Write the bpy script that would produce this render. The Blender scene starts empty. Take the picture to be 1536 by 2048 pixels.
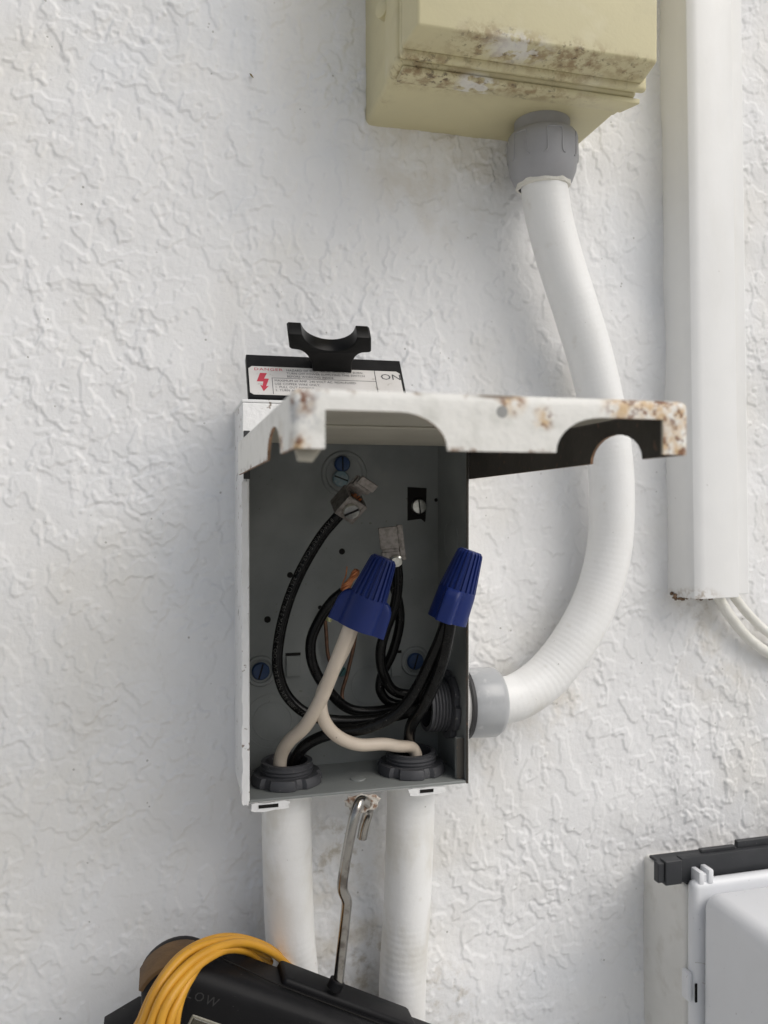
import bpy, bmesh, math, random
import numpy as np
from mathutils import Vector, Matrix
random.seed(7)
rad = math.radians
sc = bpy.context.scene

# ------------------------------------------------------------------ camera
F = 1650.0                       # focal length in pixels of the 1536 x 2048 photograph
D = 0.470                        # metres from the lens to the wall plane (y = 0)
YAW = math.atan(438 / F); PITCH = math.atan(-14 / F)
fw = Vector((math.sin(YAW) * math.cos(PITCH), math.cos(YAW) * math.cos(PITCH), math.sin(PITCH)))
rt = Vector((math.cos(YAW), -math.sin(YAW), 0)); up = rt.cross(fw)
cam_d = bpy.data.cameras.new('camera'); cam = bpy.data.objects.new('camera', cam_d)
sc.collection.objects.link(cam); sc.camera = cam
cam.matrix_world = Matrix(((rt.x, up.x, -fw.x, 0), (rt.y, up.y, -fw.y, -D), (rt.z, up.z, -fw.z, 0), (0, 0, 0, 1)))
cam_d.sensor_fit = 'VERTICAL'; cam_d.sensor_height = 24; cam_d.sensor_width = 18
cam_d.lens = F / 2048 * 24
cam_d.clip_start = 0.01; cam_d.clip_end = 500
cam_d.dof.use_dof = True; cam_d.dof.focus_distance = 0.425; cam_d.dof.aperture_fstop = 7.5

# ------------------------------------------------------------------ light
SUN = Vector((0.60, -0.62, 0.86)).normalized()
w = bpy.data.worlds.new('World'); sc.world = w; w.use_nodes = True
nt = w.node_tree; bg = nt.nodes['Background']
sky = nt.nodes.new('ShaderNodeTexSky'); sky.sky_type = 'NISHITA'; sky.sun_disc = False
sky.sun_elevation = math.asin(SUN.z); sky.sun_rotation = math.atan2(SUN.x, SUN.y)
sky.air_density = 1.0; sky.dust_density = 3.0; sky.ozone_density = 1.0
hs = nt.nodes.new('ShaderNodeHueSaturation'); hs.inputs['Saturation'].default_value = 0.45
nt.links.new(sky.outputs[0], hs.inputs['Color']); nt.links.new(hs.outputs[0], bg.inputs[0])
bg.inputs[1].default_value = 0.105
sd = bpy.data.lights.new('sun', 'SUN'); sun = bpy.data.objects.new('sun', sd); sc.collection.objects.link(sun)
sd.energy = 1.25; sd.angle = rad(48); sd.color = (1, .96, .90)
sun.rotation_euler = SUN.to_track_quat('Z', 'Y').to_euler(); sun.location = (1, -2, 2)
sc.view_settings.view_transform = 'Standard'; sc.view_settings.look = 'None'
sc.view_settings.exposure = 0.12; sc.view_settings.gamma = 1.0

# ------------------------------------------------------------------ helpers
def P(px, py, d):
    """photo pixel -> point at depth d in front of the wall plane"""
    r = rt * ((px - 768) / F) + up * ((1024 - py) / F) + fw
    t = (D - d) / r.y
    return Vector((0, -D, 0)) + r * t

class MB:                                   # mesh builder
    def __init__(s): s.v = []; s.f = []
    def add(s, vs, fs):
        o = len(s.v); s.v += [tuple(v) for v in vs]; s.f += [tuple(i + o for i in f) for f in fs]; return s
    def from_bm(s, bm, M=None):
        bm.verts.index_update()
        vs = [(M @ v.co if M else v.co.copy()) for v in bm.verts]
        s.add(vs, [[v.index for v in f.verts] for f in bm.faces]); bm.free(); return s
    def box(s, x0, x1, y0, y1, z0, z1, bev=0, seg=2, M=None, taper=None):
        bm = bmesh.new()
        bmesh.ops.create_cube(bm, size=1)
        for v in bm.verts:
            v.co = Vector((x0 if v.co.x < 0 else x1, y0 if v.co.y < 0 else y1, z0 if v.co.z < 0 else z1))
        if taper: 
            for v in bm.verts: v.co = taper(v.co)
        if bev: bmesh.ops.bevel(bm, geom=list(bm.edges), offset=bev, segments=seg, profile=.5, affect='EDGES', clamp_overlap=True)
        return s.from_bm(bm, M)
    def prism(s, poly, mp, t0, t1, bev=0, seg=2):
        """poly: 2-D outline, mp(u, v, t) -> Vector"""
        bm = bmesh.new()
        a = [bm.verts.new((u, v, t0)) for u, v in poly]; b = [bm.verts.new((u, v, t1)) for u, v in poly]
        n = len(poly)
        bm.faces.new(a[::-1]); bm.faces.new(b)
        for i in range(n): bm.faces.new((a[i], a[(i + 1) % n], b[(i + 1) % n], b[i]))
        bmesh.ops.recalc_face_normals(bm, faces=bm.faces)
        if bev:
            ed = [e for e in bm.edges if abs(e.verts[0].co.z - e.verts[1].co.z) < 1e-9]
            bmesh.ops.bevel(bm, geom=ed, offset=bev, segments=seg, profile=.5, affect='EDGES', clamp_overlap=True)
        for v in bm.verts: v.co = mp(*v.co)
        return s.from_bm(bm)
    def grid(s, fn, nu, nv, wrap=True, cap0=False, cap1=False):
        vs = [fn(i, j) for j in range(nv) for i in range(nu)]; fs = []
        for j in range(nv - 1):
            for i in range(nu if wrap else nu - 1):
                k = (i + 1) % nu
                fs.append((j * nu + i, j * nu + k, (j + 1) * nu + k, (j + 1) * nu + i))
        if cap0: fs.append(tuple(range(nu))[::-1])
        if cap1: fs.append(tuple((nv - 1) * nu + i for i in range(nu)))
        return s.add(vs, fs)
    def lathe(s, prof, p, ax, n=32, cap0=True, cap1=True, rfun=None):
        """prof: (radius, height) pairs along ax from p"""
        ax = Vector(ax).normalized(); a, b = frame(ax)
        def fn(i, j):
            r, h = prof[j]; t = 2 * math.pi * i / n
            if rfun: r = rfun(t, h, r)
            return Vector(p) + ax * h + (a * math.cos(t) + b * math.sin(t)) * r
        return s.grid(fn, n, len(prof), True, cap0, cap1)
    def tube(s, pts, r, n=14, step=.002, rf=None, caps=True, flat=None):
        path, arc = resample(pts, step)
        N = len(path); fr = frames(path)
        def fn(i, j):
            t = 2 * math.pi * i / n; rr = rf(arc[j], arc[-1]) * r if rf else r
            a, b = fr[j]
            return path[j] + (a * math.cos(t) + b * math.sin(t)) * rr
        return s.grid(fn, n, N, True, caps, caps)

def frame(ax):
    a = ax.orthogonal().normalized(); return a, ax.cross(a)
def catmull(p, k, t):
    n = len(p); g = lambda i: p[i] if 0 <= i < n else (p[0] * 2 - p[1] if i < 0 else p[-1] * 2 - p[-2])
    a, b, c, d = g(k - 1), g(k), g(k + 1), g(k + 2)
    return .5 * ((2 * b) + (c - a) * t + (2 * a - 5 * b + 4 * c - d) * t * t + (3 * b - a - 3 * c + d) * t ** 3)
def resample(pts, step):
    pts = [Vector(p) for p in pts]; raw = []
    for k in range(len(pts) - 1):
        for q in range(24): raw.append(catmull(pts, k, q / 24))
    raw.append(pts[-1])
    A = np.array([tuple(p) for p in raw]); L = np.concatenate([[0], np.cumsum(np.linalg.norm(np.diff(A, axis=0), axis=1))])
    n = max(3, int(L[-1] / step)); s = np.linspace(0, L[-1], n)
    Q = np.stack([np.interp(s, L, A[:, i]) for i in range(3)], 1)
    return [Vector(q) for q in Q], list(s)
def frames(path):
    out = []; a = None
    for j in range(len(path)):
        t = (path[min(j + 1, len(path) - 1)] - path[max(j - 1, 0)]).normalized()
        if a is None: a = t.orthogonal().normalized()
        a = (a - t * a.dot(t)).normalized(); out.append((a.copy(), t.cross(a)))
    return out

def root_of(o):
    while o.parent: o = o.parent
    return o
def build(name, mb, mats, parent=None, pick=None, angle=35, kind=None):
    """link a mesh built in world coordinates; parts become children of a thing"""
    V = np.array(mb.v, dtype=float)
    if parent: base = np.array(tuple(root_of(parent).location))
    else: base = np.array([(V[:, 0].min() + V[:, 0].max()) / 2, (V[:, 1].min() + V[:, 1].max()) / 2, V[:, 2].min()])
    me = bpy.data.meshes.new(name); me.from_pydata((V - base).tolist(), [], mb.f)
    bm = bmesh.new(); bm.from_mesh(me); bmesh.ops.recalc_face_normals(bm, faces=bm.faces); bm.to_mesh(me); bm.free()
    if not isinstance(mats, (list, tuple)): mats = [mats]
    for m in mats: me.materials.append(m)
    if pick:
        for p in me.polygons: p.material_index = pick(p.center + Vector(base), p.normal)
    me.polygons.foreach_set('use_smooth', [True] * len(me.polygons))
    me.set_sharp_from_angle(angle=rad(angle)); me.update()
    o = bpy.data.objects.new(name, me); sc.collection.objects.link(o)
    if parent: o.parent = parent
    else: o.location = base
    if kind: o['kind'] = kind
    return o
def tag(o, label, cat, group=None):
    o['label'] = label; o['category'] = cat
    if group: o['group'] = group
    return o
def thing(name, loc, label, cat, group=None):
    o = bpy.data.objects.new(name, None); sc.collection.objects.link(o); o.location = loc
    o.empty_display_size = .01
    return tag(o, label, cat, group)

# ------------------------------------------------------------------ materials
class Mat:
    def __init__(s, name, col, rough=.5, metal=0, spec=.5):
        s.m = bpy.data.materials.new(name); s.m.use_nodes = True; s.t = s.m.node_tree
        s.b = s.t.nodes['Principled BSDF']
        s.col = s.rgb(col); s.b.inputs['Roughness'].default_value = rough
        s.b.inputs['Metallic'].default_value = metal; s.b.inputs['Specular IOR Level'].default_value = spec
        s.pos = s.n('ShaderNodeNewGeometry').outputs['Position']; s.nrm = None; s.rough = rough
        s.link(s.col, s.b.inputs['Base Color'])
    def n(s, t): return s.t.nodes.new(t)
    def link(s, a, b): s.t.links.new(a, b)
    def rgb(s, c):
        r = s.n('ShaderNodeRGB'); r.outputs[0].default_value = (*c, 1); return r.outputs[0]
    def noise(s, scale, detail=4, rough=.55, lo=None, hi=None, stretch=None, dist=0, off=0):
        v = s.pos
        if stretch or off:
            mp = s.n('ShaderNodeMapping'); s.link(v, mp.inputs[0])
            mp.inputs['Scale'].default_value = stretch or (1, 1, 1); mp.inputs['Location'].default_value = (off, off * .7, off * 1.3); v = mp.outputs[0]
        t = s.n('ShaderNodeTexNoise'); s.link(v, t.inputs['Vector'])
        t.inputs['Scale'].default_value = scale; t.inputs['Detail'].default_value = detail
        t.inputs['Roughness'].default_value = rough; t.inputs['Distortion'].default_value = dist
        o = t.outputs['Fac']
        return s.ramp(o, lo, hi) if lo is not None else o
    def ramp(s, o, lo, hi, a=0., b=1.):
        m = s.n('ShaderNodeMapRange'); m.interpolation_type = 'SMOOTHSTEP'
        s.link(o, m.inputs[0]); m.inputs[1].default_value = lo; m.inputs[2].default_value = hi
        m.inputs[3].default_value = a; m.inputs[4].default_value = b; return m.outputs[0]
    def math(s, op, a, b):
        m = s.n('ShaderNodeMath'); m.operation = op
        for k, x in enumerate((a, b)):
            if isinstance(x, (int, float)): m.inputs[k].default_value = x
            else: s.link(x, m.inputs[k])
        return m.outputs[0]
    def blob(s, c, r0, r1=0, sc=(1, 1, 1)):
        """1 within r1 of a point on the thing, 0 beyond r0"""
        a = s.n('ShaderNodeVectorMath'); a.operation = 'SUBTRACT'; s.link(s.pos, a.inputs[0]); a.inputs[1].default_value = c
        b = s.n('ShaderNodeVectorMath'); b.operation = 'MULTIPLY'; s.link(a.outputs[0], b.inputs[0]); b.inputs[1].default_value = sc
        l = s.n('ShaderNodeVectorMath'); l.operation = 'LENGTH'; s.link(b.outputs[0], l.inputs[0])
        return s.ramp(l.outputs['Value'], r1, r0, 1, 0)
    def many(s, L):
        o = None
        for x in L: o = x if o is None else s.math('MAXIMUM', o, x)
        return o
    def mix(s, col, fac, amt=1.0):
        m = s.n('ShaderNodeMix'); m.data_type = 'RGBA'
        f = s.math('MULTIPLY', fac, amt); s.link(f, m.inputs['Factor'])
        s.link(s.col, m.inputs[6]); s.link(s.rgb(col), m.inputs[7]); s.col = m.outputs[2]
        s.link(s.col, s.b.inputs['Base Color']); return s
    def var(s, scale, amt, dark=(.5, .5, .5), **k): return s.mix(dark, s.noise(scale, lo=.35, hi=.7, **k), amt)
    def setrough(s, fac, a, b): s.link(s.ramp(fac, 0, 1, a, b), s.b.inputs['Roughness']); return s
    def bump(s, h, dist, strength=1.0):
        b = s.n('ShaderNodeBump'); s.link(h, b.inputs['Height']); b.inputs['Distance'].default_value = dist
        b.inputs['Strength'].default_value = strength
        if s.nrm: s.link(s.nrm, b.inputs['Normal'])
        s.nrm = b.outputs[0]; s.link(s.nrm, s.b.inputs['Normal']); return s

def pw(px, py, d): return tuple(P(px, py, d))

# stucco paint
m = Mat('stucco_paint', (.80, .80, .80), .62, spec=.35)
m.mix((.70, .67, .60), m.noise(9, 3, lo=.47, hi=.72), .42)
m.mix((.66, .70, .76), m.noise(7, 3, lo=.48, hi=.72, off=4), .42)
low = m.many([m.blob(pw(700, 1850, 0), .09, .01), m.blob(pw(1080, 1400, 0), .05, .005), m.blob(pw(1440, 1290, 0), .05, .01), m.blob(pw(900, 1500, 0), .05, .0), m.blob(pw(870, 330, 0), .07, .01)])
m.mix((.55, .48, .36), m.math('MULTIPLY', low, m.noise(45, 5, lo=.40, hi=.7)), .45)
mould = m.many([m.blob(pw(680, 1700, 0), .035, .004), m.blob(pw(740, 1930, 0), .05, .005), m.blob(pw(880, 1990, 0), .03, .004), m.blob(pw(1395, 1210, 0), .022, .002)])
m.mix((.33, .27, .17), m.math('MULTIPLY', mould, m.noise(110, 6, .65, lo=.47, hi=.68)), .6)
vor = m.n('ShaderNodeTexVoronoi'); m.link(m.pos, vor.inputs['Vector']); vor.inputs['Scale'].default_value = 210
pit = m.math('MULTIPLY', m.ramp(vor.outputs['Distance'], .10, .16, 1, 0), m.noise(60, 2, lo=.60, hi=.66))
m.mix((.25, .23, .20), pit, .55)
m.bump(m.noise(700, 4), .00025, .6).bump(m.noise(1900, 2), .00012, .5).bump(pit, -.0003, .6)
STUCCO = m.m
# white paint on smooth things
m = Mat('conduit_paint', (.83, .83, .82), .42); m.var(60, .07, (.55, .53, .45)); m.mix((.45, .40, .30), m.noise(90, 5, lo=.60, hi=.78), .28)
m.mix((.50, .46, .36), m.math('MULTIPLY', m.many([m.blob(pw(580, 1680, .03), .06, .01), m.blob(pw(820, 1800, .03), .08, .01), m.blob(pw(1060, 1410, .025), .02, .004)]), m.noise(50, 5, lo=.40, hi=.66, stretch=(1, 1, .5))), .45)
m.mix((.2, .18, .15), m.noise(330, 3, lo=.735, hi=.765), .6)
m.bump(m.noise(60, 4), .0006, .5).bump(m.noise(500, 3), .0002, .5); CONDUIT = m.m
m = Mat('raceway_paint', (.80, .80, .79), .38); m.var(40, .06); m.mix((.3, .27, .22), m.noise(260, 3, lo=.74, hi=.78), .5)
m.mix((.30, .22, .14), m.math('MULTIPLY', m.blob(pw(1390, 1193, .02), .018, .001, (1, .6, 2.2)), m.noise(200, 4, lo=.42, hi=.6)), .8)
m.mix((.55, .53, .46), m.noise(24, 5, lo=.5, hi=.75, stretch=(1, 1, .25)), .22)
m.bump(m.noise(40, 3), .0005, .35).bump(m.noise(300, 3), .0001, .5); RACEWAY = m.m
m = Mat('cable_paint', (.76, .75, .70), .5); m.var(80, .25, (.5, .46, .36)); m.bump(m.noise(120, 4), .0012, .7).bump(m.noise(400, 3), .0003, .6); CABLE = m.m
# disconnect box: white outside, grey inside
m = Mat('box_white_paint', (.80, .80, .80), .5); m.var(70, .15, (.5, .5, .45)); m.mix((.16, .11, .07), m.noise(200, 5, lo=.63, hi=.68), .85); m.bump(m.noise(260, 4), .0007, .7); BOXW = m.m
m = Mat('box_grey_enamel', (.245, .258, .252), .42, spec=.35); m.var(35, .35, (.13, .14, .135)); m.mix((.33, .33, .31), m.noise(28, 5, lo=.58, hi=.75, off=2), .4)
m.mix((.12, .11, .09), m.noise(420, 3, lo=.70, hi=.75), .6); m.bump(m.noise(350, 3), .0001, .5); BOXG = m.m
m = Mat('lid_inner_enamel', (.36, .34, .28), .45); m.var(40, .4, (.24, .22, .18)); m.mix((.08, .06, .04), m.noise(330, 3, lo=.71, hi=.75), .8); m.bump(m.noise(300, 3), .0002, .5); LIDIN = m.m
m = Mat('lid_flange_inner', (.060, .055, .048), .6, spec=.25); m.var(60, .5, (.035, .032, .028)); m.mix((.16, .10, .07), m.noise(260, 5, lo=.60, hi=.70), .6); m.bump(m.noise(300, 4), .0003, .6); LIDFL = m.m  # dark base paints in weak light on flange insides; also bare rusty edge steel
# lid outside, weathered and rusting
LD = .2445
m = Mat('lid_weathered_paint', (.78, .77, .73), .55)
m.mix((.52, .52, .47), m.noise(130, 5, lo=.48, hi=.72), .45); m.mix((.45, .46, .47), m.math('MULTIPLY', m.blob(pw(600, 815, LD), .010, .002), m.noise(260, 4, lo=.4, hi=.55)), .8)
rs = m.many([m.blob(pw(1310, 815, LD), .017, .003, (1, 1, 1.6)), m.blob(pw(1365, 830, LD), .012, .002), m.blob(pw(1245, 818, LD), .010, .001), m.blob(pw(1085, 838, LD), .005, .001), m.blob(pw(1022, 800, LD), .0065, .001),
             m.blob(pw(600, 800, LD), .006, .001), m.blob(pw(590, 893, LD), .006, .001), m.blob(pw(1340, 900, LD), .010, .003), m.blob(pw(540, 890, .22), .010, .002)])
m.mix((.55, .33, .10), m.math('MULTIPLY', rs, m.noise(220, 5, lo=.36, hi=.60)), .75)
m.mix((.17, .06, .02), m.math('MULTIPLY', rs, m.noise(330, 5, lo=.50, hi=.60, off=1)), .95)
sepz = m.n('ShaderNodeSeparateXYZ'); m.link(m.pos, sepz.inputs[0])
edge = m.many([m.ramp(sepz.outputs[2], .0155, .0177, 1, 0), m.ramp(sepz.outputs[2], .0295, .0322, 0, .75)])
m.mix((.22, .13, .07), m.math('MULTIPLY', edge, m.noise(210, 5, lo=.52, hi=.64)), .9)
m.mix((.10, .08, .06), m.blob(pw(985, 793, LD - .002), .012, .001, (1, 1, 7)), .7)
m.bump(m.noise(240, 5), .0007, .55).bump(m.noise(700, 3), .0002, .5); LIDOUT = m.m
m = Mat('lid_raw_edge', (.16, .09, .05), .7); m.var(300, .8, (.40, .24, .14)); LIDEDGE = m.m
m = Mat('hasp_crust', (.55, .52, .47), .8); m.mix((.20, .10, .05), m.noise(260, 5, lo=.45, hi=.6), .9); m.bump(m.noise(420, 5), .001, 1); CRUST = m.m
# cream junction box
CD = .068
m = Mat('cream_plastic', (.60, .545, .335), .5); m.var(22, .30, (.50, .46, .30)); m.mix((.70, .66, .52), m.noise(30, 4, lo=.55, hi=.75, off=3), .35)
m.mix((.42, .36, .22), m.noise(26, 5, lo=.50, hi=.72, stretch=(1, 1, 1.6), dist=.6, off=5), .28)
dz = [m.blob(pw(1000, 100, .085), .020, .004, (.5, 1, 1.4)), m.blob(pw(1150, 130, .085), .022, .006, (.6, 1, 1.6)), m.blob(pw(1060, 118, .085), .018, .004, (.5, 1, 1.6)), m.blob(pw(1260, 150, .085), .016, .003, (.7, 1, 1.4)),
      m.blob(pw(820, 150, .066), .018, .003, (.6, .7, 1.6)), m.blob(pw(900, 160, .066), .018, .003, (.35, .7, 2.2)), m.blob(pw(1050, 182, .068), .018, .002, (.28, 1, 2.6)), m.blob(pw(760, 235, .03), .014, .002), m.blob(pw(850, 125, .074), .018, .003, (.5, 1, 2))]
dirt = m.many(dz)
m.mix((.26, .17, .08), m.math('MULTIPLY', dirt, m.noise(150, 6, .65, lo=.42, hi=.62)), .85)
m.mix((.09, .06, .035), m.math('MULTIPLY', dirt, m.noise(240, 6, .65, lo=.56, hi=.64, off=2)), .75)
m.mix((.72, .71, .68), m.math('MULTIPLY', m.many([m.blob(pw(955, 166, .067), .013, .007, (1, .6, 2.2)), m.blob(pw(1035, 98, .085), .014, .003, (.6, 1, 1.5))]), m.noise(160, 3, lo=.40, hi=.5)), .75)
m.bump(m.noise(60, 4), .0003, .3).bump(m.noise(500, 4), .00012, .6); CREAM = m.m
# plastics, metals
m = Mat('grey_plastic', (.33, .33, .345), .45); m.var(80, .25, (.25, .25, .25)); m.bump(m.noise(900, 2), .00005, .5); GREYPL = m.m
m = Mat('grey_paint_rim', (.70, .68, .62), .6); m.bump(m.noise(500, 4), .0006, 1); RIM = m.m
m = Mat('connector_grey', (.40, .41, .42), .28); m.var(55, .4, (.30, .31, .33)); m.mix((.62, .62, .62), m.noise(90, 4, lo=.58, hi=.7, off=2), .5); m.bump(m.noise(600, 3), .00008, .5); CONNG = m.m
m = Mat('connector_white', (.70, .69, .67), .45); m.var(80, .3, (.45, .44, .42)); CONNW = m.m
m = Mat('fitting_dark_grey', (.065, .066, .072), .5, spec=.3); m.var(120, .4, (.04, .04, .043)); m.mix((.25, .24, .22), m.noise(380, 3, lo=.66, hi=.74), .5); FITD = m.m
def simple(n, c, r, metal=0, spec=.5, v=None, bmp=None):
    m = Mat(n, c, r, metal, spec)
    if v: m.var(*v)
    if bmp: m.bump(m.noise(bmp[0], 3), bmp[1], .6)
    return m.m
GASKET_AND_GAP = simple('black_gasket_and_gap', (.03, .03, .032), .6)  # rubber of the connector gasket, also the painted shade of the hinge gap
VOID = simple('dark_hole', (.018, .017, .016), .9, spec=.1)
BLACKPL = simple('black_plastic', (.004, .004, .004), .30, spec=.13, v=(140, .3, (.012, .012, .012)))
PLATE = simple('black_plate', (.010, .010, .011), .5, spec=.12, v=(140, .3, (.025, .025, .025)))
m = Mat('label_paper', (.62, .60, .58), .5); m.var(60, .35, (.42, .40, .36)); m.mix((.28, .26, .22), m.noise(240, 4, lo=.62, hi=.7), .4); LABEL = m.m
RED = simple('label_red', (.50, .03, .06), .5); INK = simple('label_ink', (.05, .05, .055), .5)
m = Mat('wire_black', (.005, .005, .005), .25, spec=.20); m.mix((.02, .02, .02), m.noise(120, 4, lo=.5, hi=.75), .5); m.mix((.25, .24, .22), m.noise(420, 3, lo=.70, hi=.76), .5); WBLK = m.m
m = Mat('wire_white', (.60, .52, .43), .42); m.var(70, .3, (.45, .37, .29)); m.mix((.16, .12, .09), m.noise(300, 3, lo=.71, hi=.75), .6); WWHT = m.m
WPRINT = simple('wire_print', (.085, .082, .075), .6)
m = Mat('copper', (.62, .26, .12), .38, 1); m.var(500, .6, (.25, .09, .05)); COPPER = m.m
m = Mat('bare_ground_wire', (.20, .11, .07), .45, .7); m.var(300, .6, (.07, .05, .04)); BARE = m.m
m = Mat('lug_aluminium', (.30, .275, .255), .45, .85); m.var(420, .7, (.13, .115, .10)); m.bump(m.noise(1500, 3), .0001, .6); LUG = m.m
SCREW = simple('screw_zinc', (.62, .62, .58), .3, 1, v=(500, .4, (.3, .3, .27)))
m = Mat('steel_hook', (.40, .385, .36), .22, 1); m.mix((.07, .05, .04), m.noise(130, 4, lo=.52, hi=.72), .6); STEEL = m.m
m = Mat('blue_nut', (.005, .018, .125), .45, spec=.35); m.var(180, .25, (.008, .022, .10)); m.bump(m.noise(900, 2), .00005, .5); BLUE = m.m
m = Mat('blue_screw', (.010, .040, .13), .45); m.var(500, .5, (.03, .06, .10)); BLUES = m.m
m = Mat('pale_screw', (.16, .24, .27), .5); m.var(500, .7, (.30, .34, .34)); PALES = m.m
GREENS = simple('green_screw', (.05, .16, .16), .5, v=(500, .5, (.12, .2, .2)))
m = Mat('device_rubber', (.006, .006, .007), .50, spec=.16); m.var(60, .3, (.012, .012, .013)); m.mix((.30, .29, .27), m.noise(700, 3, lo=.745, hi=.77), .6); m.bump(m.noise(1200, 2), .00006, .6); RUBBER = m.m
m = Mat('yellow_jacket', (.62, .31, .025), .42); m.var(60, .35, (.45, .20, .02)); m.mix((.25, .14, .05), m.noise(260, 4, lo=.66, hi=.75), .4); YEL = m.m
TAN = simple('tan_strap', (.16, .09, .035), .75, v=(90, .6, (.07, .04, .02)), bmp=(600, .0004))
m = Mat('screen_glass', (.05, .045, .03), .12); SCREEN = m.m
m = Mat('screen_trim', (.20, .19, .15), .3); TRIM = m.m
m = Mat('cover_white', (.74, .75, .77), .38); m.var(50, .1, (.6, .6, .6)); m.mix((.2, .19, .17), m.noise(420, 4, lo=.70, hi=.75), .5); m.bump(m.noise(900, 2), .00006, .6); COVERW = m.m
m = Mat('cover_base_paint', (.74, .73, .70), .55); m.var(40, .15, (.5, .5, .45)); m.mix((.45, .42, .36), m.noise(70, 5, lo=.52, hi=.72), .3); m.bump(m.noise(70, 4), .0008, .6).bump(m.noise(300, 4), .0003, .6); BASEW = m.m
m = Mat('dark_grey_bar', (.035, .037, .040), .5, spec=.3); m.var(70, .4, (.055, .055, .06)); m.mix((.3, .3, .3), m.noise(500, 3, lo=.72, hi=.76), .5); BAR = m.m
m = Mat('concrete', (.50, .49, .46), .85); m.var(6, .3, (.4, .39, .36)); GROUND = m.m

# ------------------------------------------------------------------ ground
mb = MB().add([(-60, -60, -1.3), (60, -60, -1.3), (60, .3, -1.3), (-60, .3, -1.3)], [(0, 1, 2, 3)])
g = build('ground', mb, GROUND, kind='structure'); g['label'] = 'pale concrete ground at the foot of the wall'

# ------------------------------------------------------------------ wall of trowelled stucco
def band(seed, lam, sig=.45, sx=1., sz=1., n=1024):
    rng = np.random.default_rng(seed)
    kz = np.fft.fftfreq(n)[:, None] * sz; kx = np.fft.rfftfreq(n)[None, :] * sx
    k = np.sqrt(kx ** 2 + kz ** 2); k[0, 0] = 1e-9; lam = lam / .8      # wavelengths in mm, cells of 0.8 mm
    flt = np.exp(-.5 * (np.log(k * lam) / sig) ** 2); flt[0, 0] = 0
    o = np.fft.irfft2(np.fft.rfft2(rng.standard_normal((n, n))) * flt, s=(n, n)); return o / o.std()
def sst(x, a, b):
    t = np.clip((x - a) / (b - a), 0, 1); return t * t * (3 - 2 * t)
CELL = .0008
n1 = .9 * band(1, 27) + .34 * band(2, 11) + .10 * band(21, 6); n2 = .9 * band(3, 58, sx=.8) + .32 * band(4, 18) + .12 * band(22, 8)
n3 = .9 * band(8, 34, sx=.60, sz=1.35) + .36 * band(9, 12, sx=.7) + .10 * band(23, 6)
mk = sst(band(5, 150), -.6, .8); mk2 = sst(band(6, 170), -.7, .7)
H = .55 * sst(n1, .34, .58) * (.10 + .90 * mk) + .55 * sst(n2, .04, .22) * (.30 + .70 * mk2) + .46 * sst(n3, .44, .66) * (.20 + .80 * (1 - mk)) + .38 * sst(-n1, .60, .84) * mk2
H += .24 * np.exp(-((n2 - .22) / .12) ** 2) * (.25 + .75 * mk2) + .22 * np.exp(-((n1 - .58) / .15) ** 2) * mk + .20 * np.exp(-((n3 - .66) / .15) ** 2) * (1 - mk)
H += .060 * band(10, 6.5) * (.3 + .7 * mk) + .022 * band(11, 3.0) + .60 * band(12, 190) + .30 * band(15, 70)
dim = sst(band(31, 4.2, .25), 1.5, 2.4) * sst(band(32, 90), -.2, .9); H -= .16 * dim
H *= 1e-3
def axis(lo, hi, a, b, st):
    c = list(np.arange(a, b + 1e-9, st)); s = st; x = a; L = []
    while x > lo: s *= 1.35; x -= s; L.append(max(x, lo))
    R = []; s = st; x = c[-1]
    while x < hi: s *= 1.35; x += s; R.append(min(x, hi))
    return np.array(L[::-1] + c + R)
gx = axis(-3, 3.5, -.12, .464, CELL); gz = axis(-1.32, 2.2, -.37, .39, CELL)
X, Z = np.meshgrid(gx, gz)
hh = H[(np.round(Z / CELL).astype(int) + 500) % 1024, (np.round(X / CELL).astype(int) + 200) % 1024]
fade = np.clip(1 - np.maximum.reduce([-.12 - X, X - .464, -.37 - Z, Z - .39, 0 * X]) / .05, 0, 1)
def lump(px, py, r, h, ex=1., ez=1.):
    c = P(px, py, 0); return h * np.exp(-(((X - c.x) / ex) ** 2 + ((Z - c.z) / ez) ** 2) / r ** 2)
extra = lump(1460, 1700, .02, .004, 1.4, 1.0) + lump(700, 1950, .03, .004) + lump(900, 2000, .03, .005) + lump(1420, 1290, .02, .002)
Y = -(hh * fade + extra)
nz, nx = X.shape
vs = np.stack([X, Y, Z], -1).reshape(-1, 3)
i0 = (np.arange(nz - 1)[:, None] * nx + np.arange(nx - 1)[None, :]).reshape(-1)
fc = np.stack([i0, i0 + 1, i0 + 1 + nx, i0 + nx], 1)
me = bpy.data.meshes.new('stucco_wall')
me.vertices.add(len(vs)); me.vertices.foreach_set('co', vs.ravel())
me.loops.add(fc.size); me.loops.foreach_set('vertex_index', fc.ravel().astype(np.int32))
me.polygons.add(len(fc)); me.polygons.foreach_set('loop_start', (np.arange(len(fc)) * 4).astype(np.int32))
me.polygons.foreach_set('use_smooth', np.ones(len(fc), bool)); me.update(calc_edges=True)
me.materials.append(STUCCO)
wall = bpy.data.objects.new('stucco_wall', me); sc.collection.objects.link(wall)
tag(wall, 'white painted wall of lumpy trowelled stucco', 'wall')

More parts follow.
